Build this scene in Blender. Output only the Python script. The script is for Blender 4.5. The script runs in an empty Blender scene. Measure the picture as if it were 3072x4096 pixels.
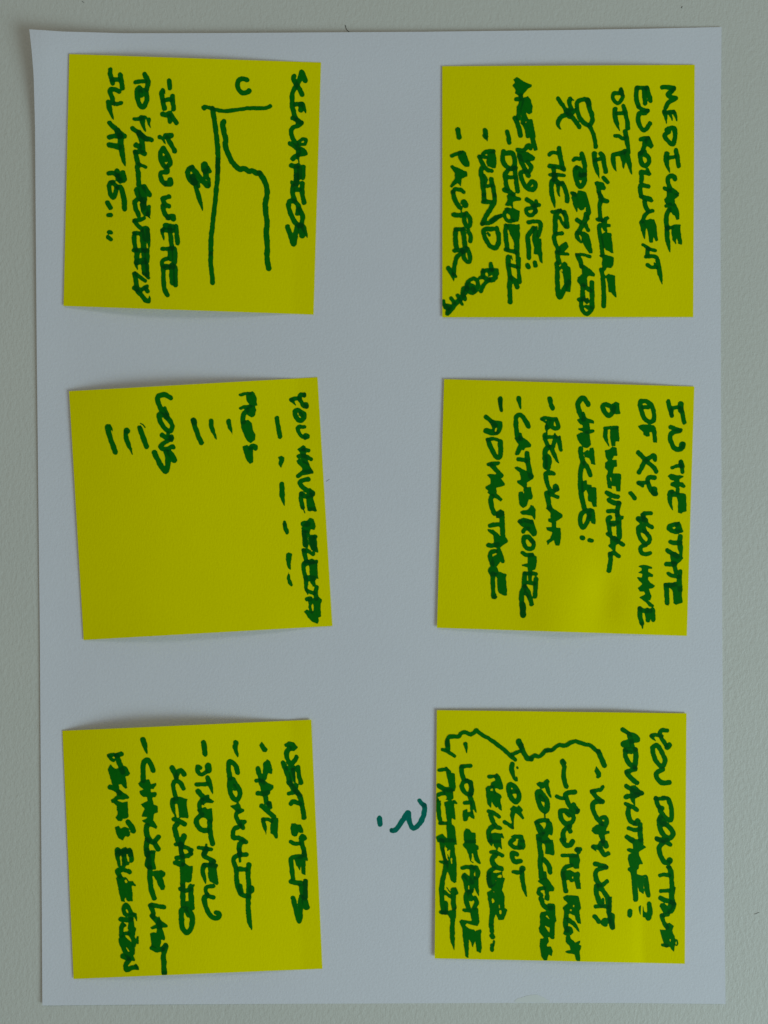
import bpy, math, random
import numpy as np
from mathutils import Vector
random.seed(7)
S = bpy.context.scene

# ------------------------------------------------------------------ camera, light, exposure
PX = 0.297 / 3907.0            # metres on the desk for one pixel of the photograph (sheet is A4)
CX, CY = 1536.0, 2048.0
H = 0.30                       # lens height above the desk
cam_d = bpy.data.cameras.new('camera')
cam = bpy.data.objects.new('camera', cam_d)
S.collection.objects.link(cam)
cam.location = (0, 0, H)
cam_d.sensor_fit = 'VERTICAL'
cam_d.sensor_height = 36.0
cam_d.lens = 36.0 * H / (4096 * PX)
cam_d.clip_start = 0.01
cam_d.clip_end = 50
S.camera = cam

world = bpy.data.worlds.new('World')
S.world = world
world.use_nodes = True
bg = world.node_tree.nodes['Background']
bg.inputs[0].default_value = (0.95, 0.98, 0.88, 1)      # dim warm room
bg.inputs[1].default_value = 0.128

def area(name, loc, target, size, power, col):
    d = bpy.data.lights.new(name, 'AREA')
    d.shape = 'RECTANGLE'; d.size, d.size_y = size
    d.energy = power; d.color = col
    o = bpy.data.objects.new(name, d)
    S.collection.objects.link(o)
    o.location = loc
    o.rotation_euler = (Vector(target) - Vector(loc)).to_track_quat('-Z', 'Y').to_euler()
    return o
area('window_light', (0.84, -0.56, 0.64), (0, 0, 0), (0.62, 0.55), 5.9, (0.65, 0.90, 1.0))
area('ceiling_light', (-0.7, 1.6, 2.1), (0, 0, 0), (1.2, 0.6), 5.5, (0.90, 0.94, 0.90))

vs = S.view_settings
vs.view_transform = 'Standard'; vs.look = 'None'; vs.exposure = 0.28; vs.gamma = 1
vs.use_curve_mapping = False

# ------------------------------------------------------------------ helpers
def link(name, me, mat=None, parent=None):
    o = bpy.data.objects.new(name, me)
    S.collection.objects.link(o)
    if mat: me.materials.append(mat)
    if parent: o.parent = parent
    return o

def tag(o, label=None, cat=None, group=None, kind=None):
    if label: o['label'] = label
    if cat: o['category'] = cat
    if group: o['group'] = group
    if kind: o['kind'] = kind
    return o

def world_xy(px, py, z):
    """a point of height z seen at pixel (px, py) of the photograph"""
    k = (H - z) / H
    return (px - CX) * PX * k, -(py - CY) * PX * k

class Nodes:
    def __init__(s, name):
        s.m = bpy.data.materials.new(name); s.m.use_nodes = True
        s.t = s.m.node_tree; s.b = s.t.nodes['Principled BSDF']
        s.tc = s.t.nodes.new('ShaderNodeTexCoord')
    def noise(s, scale, detail=2, rough=0.5, stretch=None):
        n = s.t.nodes.new('ShaderNodeTexNoise')
        n.inputs['Scale'].default_value = scale
        n.inputs['Detail'].default_value = detail
        n.inputs['Roughness'].default_value = rough
        if stretch:
            mp = s.t.nodes.new('ShaderNodeMapping')
            mp.inputs['Scale'].default_value = stretch
            mp.inputs['Rotation'].default_value = (0, 0, 0.3)
            s.t.links.new(s.tc.outputs['Object'], mp.inputs[0])
            s.t.links.new(mp.outputs[0], n.inputs['Vector'])
        else:
            s.t.links.new(s.tc.outputs['Object'], n.inputs['Vector'])
        return n.outputs['Fac']
    def ramp(s, fac, stops):
        r = s.t.nodes.new('ShaderNodeValToRGB')
        e = r.color_ramp.elements
        e[0].position, e[0].color = stops[0][0], (*stops[0][1], 1)
        e[1].position, e[1].color = stops[-1][0], (*stops[-1][1], 1)
        for p, c in stops[1:-1]:
            q = e.new(p); q.color = (*c, 1)
        s.t.links.new(fac, r.inputs[0])
        return r.outputs[0]
    def mix(s, fac, a, b, mode='MIX'):
        n = s.t.nodes.new('ShaderNodeMix'); n.data_type = 'RGBA'; n.blend_type = mode
        for i, v in ((0, fac), (6, a), (7, b)):
            if isinstance(v, (int, float)): n.inputs[i].default_value = v
            elif isinstance(v, tuple): n.inputs[i].default_value = (*v, 1)
            else: s.t.links.new(v, n.inputs[i])
        return n.outputs[2]
    def math(s, op, a, b=0.0, clamp=False):
        n = s.t.nodes.new('ShaderNodeMath'); n.operation = op; n.use_clamp = clamp
        for i, v in ((0, a), (1, b)):
            if isinstance(v, (int, float)): n.inputs[i].default_value = v
            else: s.t.links.new(v, n.inputs[i])
        return n.outputs[0]
    def bump(s, h, dist, strength=1.0):
        n = s.t.nodes.new('ShaderNodeBump')
        n.inputs['Strength'].default_value = strength
        n.inputs['Distance'].default_value = dist
        s.t.links.new(h, n.inputs['Height'])
        s.t.links.new(n.outputs[0], s.b.inputs['Normal'])
    def base(s, c, rough=0.8, spec=0.3):
        if isinstance(c, tuple): s.b.inputs['Base Color'].default_value = (*c, 1)
        else: s.t.links.new(c, s.b.inputs['Base Color'])
        s.b.inputs['Roughness'].default_value = rough
        s.b.inputs['Specular IOR Level'].default_value = spec

# ------------------------------------------------------------------ materials
n = Nodes('desk_laminate')
peel = n.math('ADD', n.noise(900, 2, 0.55, (1.0, 0.62, 1)), n.math('MULTIPLY', n.noise(2300, 1), 0.35))
n.base(n.mix(1.0, n.ramp(n.noise(14, 3), [(0.3, (0.705, 0.69, 0.615)), (0.7, (0.735, 0.715, 0.64))]),
             n.ramp(n.noise(1500, 2), [(0.3, (0.95, 0.95, 0.95)), (0.75, (1, 1, 1))]), 'MULTIPLY'), 0.55, 0.3)
n.bump(peel, 0.00019, 1.0)
M_DESK = n.m

n = Nodes('white_paper')
n.base(n.mix(1.0, n.ramp(n.noise(30, 4), [(0.3, (0.82, 0.81, 0.85)), (0.7, (0.84, 0.83, 0.865))]),
             n.ramp(n.noise(1900, 3, 0.7), [(0.3, (0.955, 0.955, 0.955)), (0.7, (1, 1, 1))]), 'MULTIPLY'), 0.9, 0.15)
n.bump(n.noise(1300, 3, 0.7), 0.00010, 1.0)
M_PAPER = n.m

n = Nodes('yellow_paper')
n.base(n.mix(1.0, n.ramp(n.noise(45, 3), [(0.3, (0.93, 0.83, 0.0)), (0.7, (0.95, 0.85, 0.0))]),
             n.ramp(n.noise(1900, 3, 0.7, (0.6, 1.3, 1)), [(0.3, (0.95, 0.95, 0.95)), (0.7, (1, 1, 1))]), 'MULTIPLY'), 0.9, 0.0)
n.bump(n.noise(1400, 3, 0.7, (1.4, 0.6, 1)), 0.00009, 1.0)
M_NOTE = n.m

def ink(name, thin, full, twice):
    n = Nodes(name)
    a = n.t.nodes.new('ShaderNodeAttribute'); a.attribute_name = 'ink_density'
    d = n.math('ADD', a.outputs['Fac'], n.math('MULTIPLY', n.math('SUBTRACT', n.noise(1300, 3, 0.7, (1.6, 0.7, 1)), 0.5), 0.9))
    c = n.ramp(n.math('DIVIDE', d, 3.0, True), [(0.12, thin), (0.34, full), (0.80, twice)])
    n.base(c, 0.7, 0.06)
    n.bump(n.noise(1800, 3), 0.00004, 0.6)
    return n.m
M_INK = ink('green_marker_ink', (0.006, 0.225, 0.004), (0.002, 0.158, 0.003), (0.001, 0.072, 0.006))
M_TEAL = ink('teal_marker_ink', (0.003, 0.25, 0.18), (0.002, 0.175, 0.125), (0.001, 0.09, 0.07))
n = Nodes('dark_fibre'); n.base((0.05, 0.05, 0.045), 0.6); M_FIBRE = n.m
n = Nodes('paper_stain'); n.base(n.ramp(n.noise(200, 3), [(0.3, (0.79, 0.785, 0.74)), (0.7, (0.81, 0.81, 0.78))]), 0.9, 0.15); M_STAIN = n.m

# ------------------------------------------------------------------ the desk
def grid_sheet(name, nu, nv, pos, zfun, thick, mat):
    """sheet of paper: top grid, underside and four edges; pos(u, v) -> pixel, zfun(px, py) -> height of its top"""
    vs_, fs = [], []
    for layer in (0, 1):
        for j in range(nv + 1):
            for i in range(nu + 1):
                px, py = pos(i / nu, j / nv)
                z = zfun(px, py)
                x, y = world_xy(px, py, z)
                vs_.append((x, y, z - thick * layer))
    W = nu + 1; N = W * (nv + 1)
    for j in range(nv):
        for i in range(nu):
            a = j * W + i
            fs.append((a, a + W, a + W + 1, a + 1))
            fs.append((N + a, N + a + 1, N + a + W + 1, N + a + W))
    rim = [i for i in range(W)] + [j * W + nu for j in range(1, nv + 1)] + \
          [nv * W + i for i in range(nu - 1, -1, -1)] + [j * W for j in range(nv - 1, 0, -1)]
    for a, b in zip(rim, rim[1:] + rim[:1]):
        fs.append((a, b, N + b, N + a))
    me = bpy.data.meshes.new(name)
    me.from_pydata(vs_, [], fs); me.update()
    flags = np.zeros(len(fs), bool); flags[:2 * nu * nv] = True
    me.polygons.foreach_set('use_smooth', flags)
    if hasattr(me, 'set_sharp_from_angle'): me.set_sharp_from_angle(angle=math.radians(40))
    return link(name, me, mat)

me = bpy.data.meshes.new('desk')
D = 0.9
me.from_pydata([(-D, -D, 0), (D, -D, 0), (D, D, 0), (-D, D, 0), (-D, -D, -.025), (D, -D, -.025), (D, D, -.025), (-D, D, -.025)], [],
               [(0, 1, 2, 3), (7, 6, 5, 4), (0, 4, 5, 1), (1, 5, 6, 2), (2, 6, 7, 3), (3, 7, 4, 0)])
tag(link('desk', me, M_DESK), kind='structure')

# ------------------------------------------------------------------ the white sheet
LEFT = [(117, 117), (126.6, 200), (134.5, 300), (140, 500), (147, 1400), (159, 2500), (162.5, 3000), (167, 3596), (169.4, 4022)]
RIGHT = [(2886.3, 108), (2884, 420), (2882, 800), (2884, 1600), (2890, 2700), (2896.6, 3596), (2902.3, 4016)]
TOP = [(117, 117), (250, 126), (500, 133), (900, 132), (1200, 130), (1700, 127), (2200, 121), (2572, 115), (2886.3, 108)]
BOT = [(169.4, 4022), (600, 4018), (1200, 4015), (2000, 4012), (2500, 4012), (2902.3, 4016)]
def along(pts, t):
    P = np.array(pts, float); s = np.r_[0, np.cumsum(np.hypot(*np.diff(P, axis=0).T))]; s /= s[-1]
    return np.array([np.interp(t, s, P[:, 0]), np.interp(t, s, P[:, 1])])
C00, C10, C01, C11 = map(np.array, (LEFT[0], RIGHT[0], LEFT[-1], RIGHT[-1]))
def sheet_pos(u, v):
    p = (1 - v) * along(TOP, u) + v * along(BOT, u) + (1 - u) * along(LEFT, v) + u * along(RIGHT, v) \
        - ((1 - u) * (1 - v) * C00 + u * (1 - v) * C10 + (1 - u) * v * C01 + u * v * C11)
    return p[0], p[1]
def g(x, s): return math.exp(-(x / s) ** 2)
MM = 0.001
def sheet_z(px, py):
    dl, dt = max(0, px - 130), max(0, py - 117)
    z = 0.16 * MM
    z += 3.0 * MM * g(dl, 300) * g(dt, 300)                         # lifted upper left corner
    z += 1.5 * MM * g(dt, 210) * (0.55 + 0.45 * g(px - 900, 900)) * (1 - 0.85 / (1 + math.exp(-(px - 2700) / 60)))
    z += 0.3 * MM * g(dl, 130) * g(py - 700, 700)                   # left edge stands a little off the desk
    z += 0.35 * MM * g(dl, 90)
    z += 0.25 * MM * g(4020 - py, 110) * g(px - 500, 600)
    z += 0.10 * MM * (1 + math.sin(px / 420 + 1.0) * math.sin(py / 530))
    return z
sheet = grid_sheet('paper_sheet', 84, 118, sheet_pos, sheet_z, 0.11 * MM, M_PAPER)
tag(sheet, 'white sheet of paper lying on the grey desk under the six sticky notes', 'paper')

# ------------------------------------------------------------------ sticky notes
# corners TL TR BR BL in pixels; hump = bow between glued right side and left edge (top, bottom, centre); lift = left edge; ripples
NOTES = [
 dict(q=[(277, 216), (1284, 250), (1254, 1258), (254, 1223.5)], hump=(2.6, 3.3, .38), lift=(0.4, 0.4), rip=[]),
 dict(q=[(1768.8, 264.5), (2779, 259), (2773, 1268), (1769, 1269)], hump=(1.4, 0.8, .38), lift=(0.3, 0.5), rip=[(2500, 262, 260, 150, .7)]),
 dict(q=[(276, 1564.5), (1270, 1509), (1329.4, 2504), (334.3, 2560)], hump=(3.8, 3.6, .36), lift=(0.7, 0.3), rip=[(1150, 2500, 200, 120, .4)]),
 dict(q=[(1776.4, 1516.4), (2777.5, 1546), (2747.5, 2543.5), (1747.7, 2511.3)], hump=(1.4, 1.8, .40), lift=(0.5, 0.8),
      rip=[(2240, 2520, 130, 250, 1.9), (2415, 2390, 65, 110, -1.3), (2500, 1540, 260, 120, .6)]),
 dict(q=[(249.5, 2923.3), (1245, 2879), (1289.5, 3875), (294.2, 3916)], hump=(4.6, 3.8, .36), lift=(0.1, 0.4), rip=[(1230, 2890, 90, 120, .6)]),
 dict(q=[(1747.2, 2840.7), (2746, 2853.4), (2739.5, 3855.2), (1738.5, 3833.7)], hump=(1.0, 1.5, .45), lift=(0.7, 1.0),
      rip=[(2330, 3840, 190, 330, 1.8), (2615, 3760, 55, 260, -1.7), (2700, 3100, 120, 500, .3), (2480, 2846, 200, 120, .8)]),
]
def make_note(k):
    N = NOTES[k]
    q = [np.array(p, float) for p in N['q']]
    e1 = ((q[1] - q[0]) + (q[2] - q[3])) / 2; e2 = ((q[3] - q[0]) + (q[2] - q[1])) / 2
    o = sum(q) / 4 - e1 / 2 - e2 / 2
    inv = np.linalg.inv(np.array([e1, e2]).T)
    def uv(px, py): return inv @ (np.array([px, py]) - o)
    def height(px, py):
        u, v = uv(px, py); u = min(max(u, 0), 1); v = min(max(v, 0), 1)
        c = N['hump'][2]
        t = u / c * 0.5 if u < c else 0.5 + 0.5 * (u - c) / (0.92 - c)
        hump = math.sin(math.pi * min(t, 1)) if t > 0 else 0
        a = N['hump'][0] * (1 - v) ** 1.5 + N['hump'][1] * v ** 1.5
        z = a * hump + (N['lift'][0] * (1 - v) + N['lift'][1] * v) * max(0, 1 - u / 0.8) ** 2.2
        for (x, y, sx, sy, A) in N['rip']: z += A * g(px - x, sx) * g(py - y, sy)
        z += 0.05 * math.sin(px / 97 + k) * math.sin(py / 83 + 2 * k)
        return sheet_z(px, py) + (0.20 + 0.75 * max(z, 0)) * MM
    def pos(u, v):
        p = (1 - u) * (1 - v) * q[0] + u * (1 - v) * q[1] + u * v * q[2] + (1 - u) * v * q[3]
        return p[0], p[1]
    ob = grid_sheet('sticky_note', 72, 72, pos, height, 0.12 * MM, M_NOTE)
    return ob, height, uv, (np.hypot(*e1), np.hypot(*e2))

# ------------------------------------------------------------------ handwriting: marker strokes -> one clean outline mesh per written line
def parse(txt):
    out = []; ox = oy = 0; K = 500 / 1659
    for ln in txt.strip().splitlines():
        ln = ln.strip()
        if not ln: continue
        if ln[0] == '>': out.append((ln[1:].strip(), [])); continue
        if ln[0] == '@':
            a = [float(x) for x in ln[1:].split()]; ox, oy = a[:2]; K = (a[2] if len(a) > 2 else 500) / 1659; continue
        cut = ln[0] == 'X'; ln = ln[1:].strip() if cut else ln
        tap = ln.endswith('>'); t = ln.rstrip('>').split(); w = 64
        poly = t[0] == 'P'
        if poly: t = t[1:]
        elif t[0][0] == 'w': w = float(t[0][1:]); t = t[1:]
        p = np.array([float(x) for x in t]).reshape(-1, 2) * K + [ox, oy]
        out[-1][1].append((p, 0 if poly else (w + 4.5) * K, poly, 'cut' if cut else tap))
    return out

def spline(p, n=5):
    if len(p) < 3: return p
    q = np.vstack([2 * p[0] - p[1], p, 2 * p[-1] - p[-2]]); r = []
    for i in range(1, len(q) - 2):
        a, b, c, d = q[i - 1:i + 3]
        for k in range(n):
            t = k / n
            r.append(.5 * (2 * b + (c - a) * t + (2 * a - 5 * b + 4 * c - d) * t * t + (3 * b - a - 3 * c + d) * t ** 3))
    r.append(p[-1]); return np.array(r)

def vnoise(X, Y, cell, seed):
    r = np.random.RandomState(seed); T = r.rand(64, 64)
    x, y = X / cell, Y / cell; i, j = np.floor(x).astype(int), np.floor(y).astype(int)
    f, h = x - i, y - j; f = f * f * (3 - 2 * f); h = h * h * (3 - 2 * h)
    G = lambda a, b: T[a % 64, b % 64]
    return (G(i, j) * (1 - f) + G(i + 1, j) * f) * (1 - h) + (G(i, j + 1) * (1 - f) + G(i + 1, j + 1) * f) * h - .5

STEP = 2.6
def ink_mesh(name, strokes, height, mat, parent, eps, clip=None, seed=0):
    P = np.vstack([s[0] for s in strokes]); m = 26
    x0, y0 = P.min(0) - m; x1, y1 = P.max(0) + m
    nx, ny = int((x1 - x0) / STEP) + 1, int((y1 - y0) / STEP) + 1
    X, Y = np.meshgrid(x0 + np.arange(nx) * STEP, y0 + np.arange(ny) * STEP)
    F = np.full(X.shape, 50.0); Dn = np.zeros(X.shape)
    for p, w, poly, tap in strokes:
        f = np.full(X.shape, 50.0)
        if poly: segs = [(a, b, 0, 0) for a, b in zip(p, np.roll(p, -1, 0))]
        else:
            p = spline(p)
            rest = np.r_[np.cumsum(np.hypot(*np.diff(p, axis=0).T)[::-1])[::-1], 0]
            if tap is True: rad = w / 2 * np.clip(0.10 + 0.9 * np.minimum(1, rest / (2.1 * w)) ** 0.8, 0, 1)
            else: rad = np.full(len(p), w / 2)
            segs = [(p[i], p[i + 1], rad[i], rad[i + 1]) for i in range(len(p) - 1)]
        lo, hi = p.min(0) - 40, p.max(0) + 40
        for a, b, ra, rb in segs:
            l2, h2 = np.minimum(a, b) - w / 2 - 14, np.maximum(a, b) + w / 2 + 14
            i0, i1 = max(0, int((l2[0] - x0) / STEP)), min(nx, int((h2[0] - x0) / STEP) + 2)
            j0, j1 = max(0, int((l2[1] - y0) / STEP)), min(ny, int((h2[1] - y0) / STEP) + 2)
            xs, ys = X[j0:j1, i0:i1], Y[j0:j1, i0:i1]
            d = b - a; L = d @ d + 1e-9
            t = np.clip(((xs - a[0]) * d[0] + (ys - a[1]) * d[1]) / L, 0, 1)
            dd = np.hypot(xs - a[0] - t * d[0], ys - a[1] - t * d[1]) - (ra + (rb - ra) * t)
            f[j0:j1, i0:i1] = np.minimum(f[j0:j1, i0:i1], dd)
        if poly:
            ins = np.zeros(X.shape, bool)
            for a, b in zip(p, np.roll(p, -1, 0)):
                c = (a[1] > Y) != (b[1] > Y)
                ins ^= c & (X < (b[0] - a[0]) * (Y - a[1]) / (b[1] - a[1] + 1e-9) + a[0])
            f = np.where(ins, -np.abs(f), f) - 0.6
        if tap == 'cut':
            F = np.maximum(F, -f); continue
        F = np.minimum(F, f); Dn += np.clip(0.5 - f / 4, 0, 1)
    F = np.clip(F, -12, 12)
    Q = np.pad(F, 1, mode='edge')
    F = (6 * F + Q[:-2, 1:-1] + Q[2:, 1:-1] + Q[1:-1, :-2] + Q[1:-1, 2:]) / 10
    F += 2.8 * vnoise(X, Y, 13, seed) + 1.8 * vnoise(X, Y, 6, seed + 1)
    if clip is not None: F = np.maximum(F, clip(X, Y))
    ins = F < 0
    cells = np.argwhere(ins[:-1, :-1] | ins[1:, :-1] | ins[:-1, 1:] | ins[1:, 1:])
    verts, faces, dens, idx = [], [], [], {}
    def vert(key, px, py, dn):
        i = idx.get(key)
        if i is None:
            z = height(px, py) + eps
            i = idx[key] = len(verts); verts.append((*world_xy(px, py, z), z)); dens.append(dn)
        return i
    for j, i in cells:
        c = ((j, i), (j + 1, i), (j + 1, i + 1), (j, i + 1)); f = []
        for a, b in zip(c, c[1:] + c[:1]):
            if ins[a]: f.append(vert(a, X[a], Y[a], Dn[a]))
            if ins[a] != ins[b]:
                lo, hi = (a, b) if a < b else (b, a)
                t = F[lo] / (F[lo] - F[hi])
                f.append(vert((lo, hi), X[lo] + t * (X[hi] - X[lo]), Y[lo] + t * (Y[hi] - Y[lo]), max(Dn[lo], Dn[hi]) * .9))
        if len(f) > 2: faces.append(f)
    me = bpy.data.meshes.new(name)
    me.from_pydata(verts, [], faces); me.update()
    at = me.attributes.new('ink_density', 'FLOAT', 'POINT')
    at.data.foreach_set('value', np.array(dens, np.float32))
    me.polygons.foreach_set('use_smooth', np.ones(len(faces), bool))
    return link(name, me, mat, parent)

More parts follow.
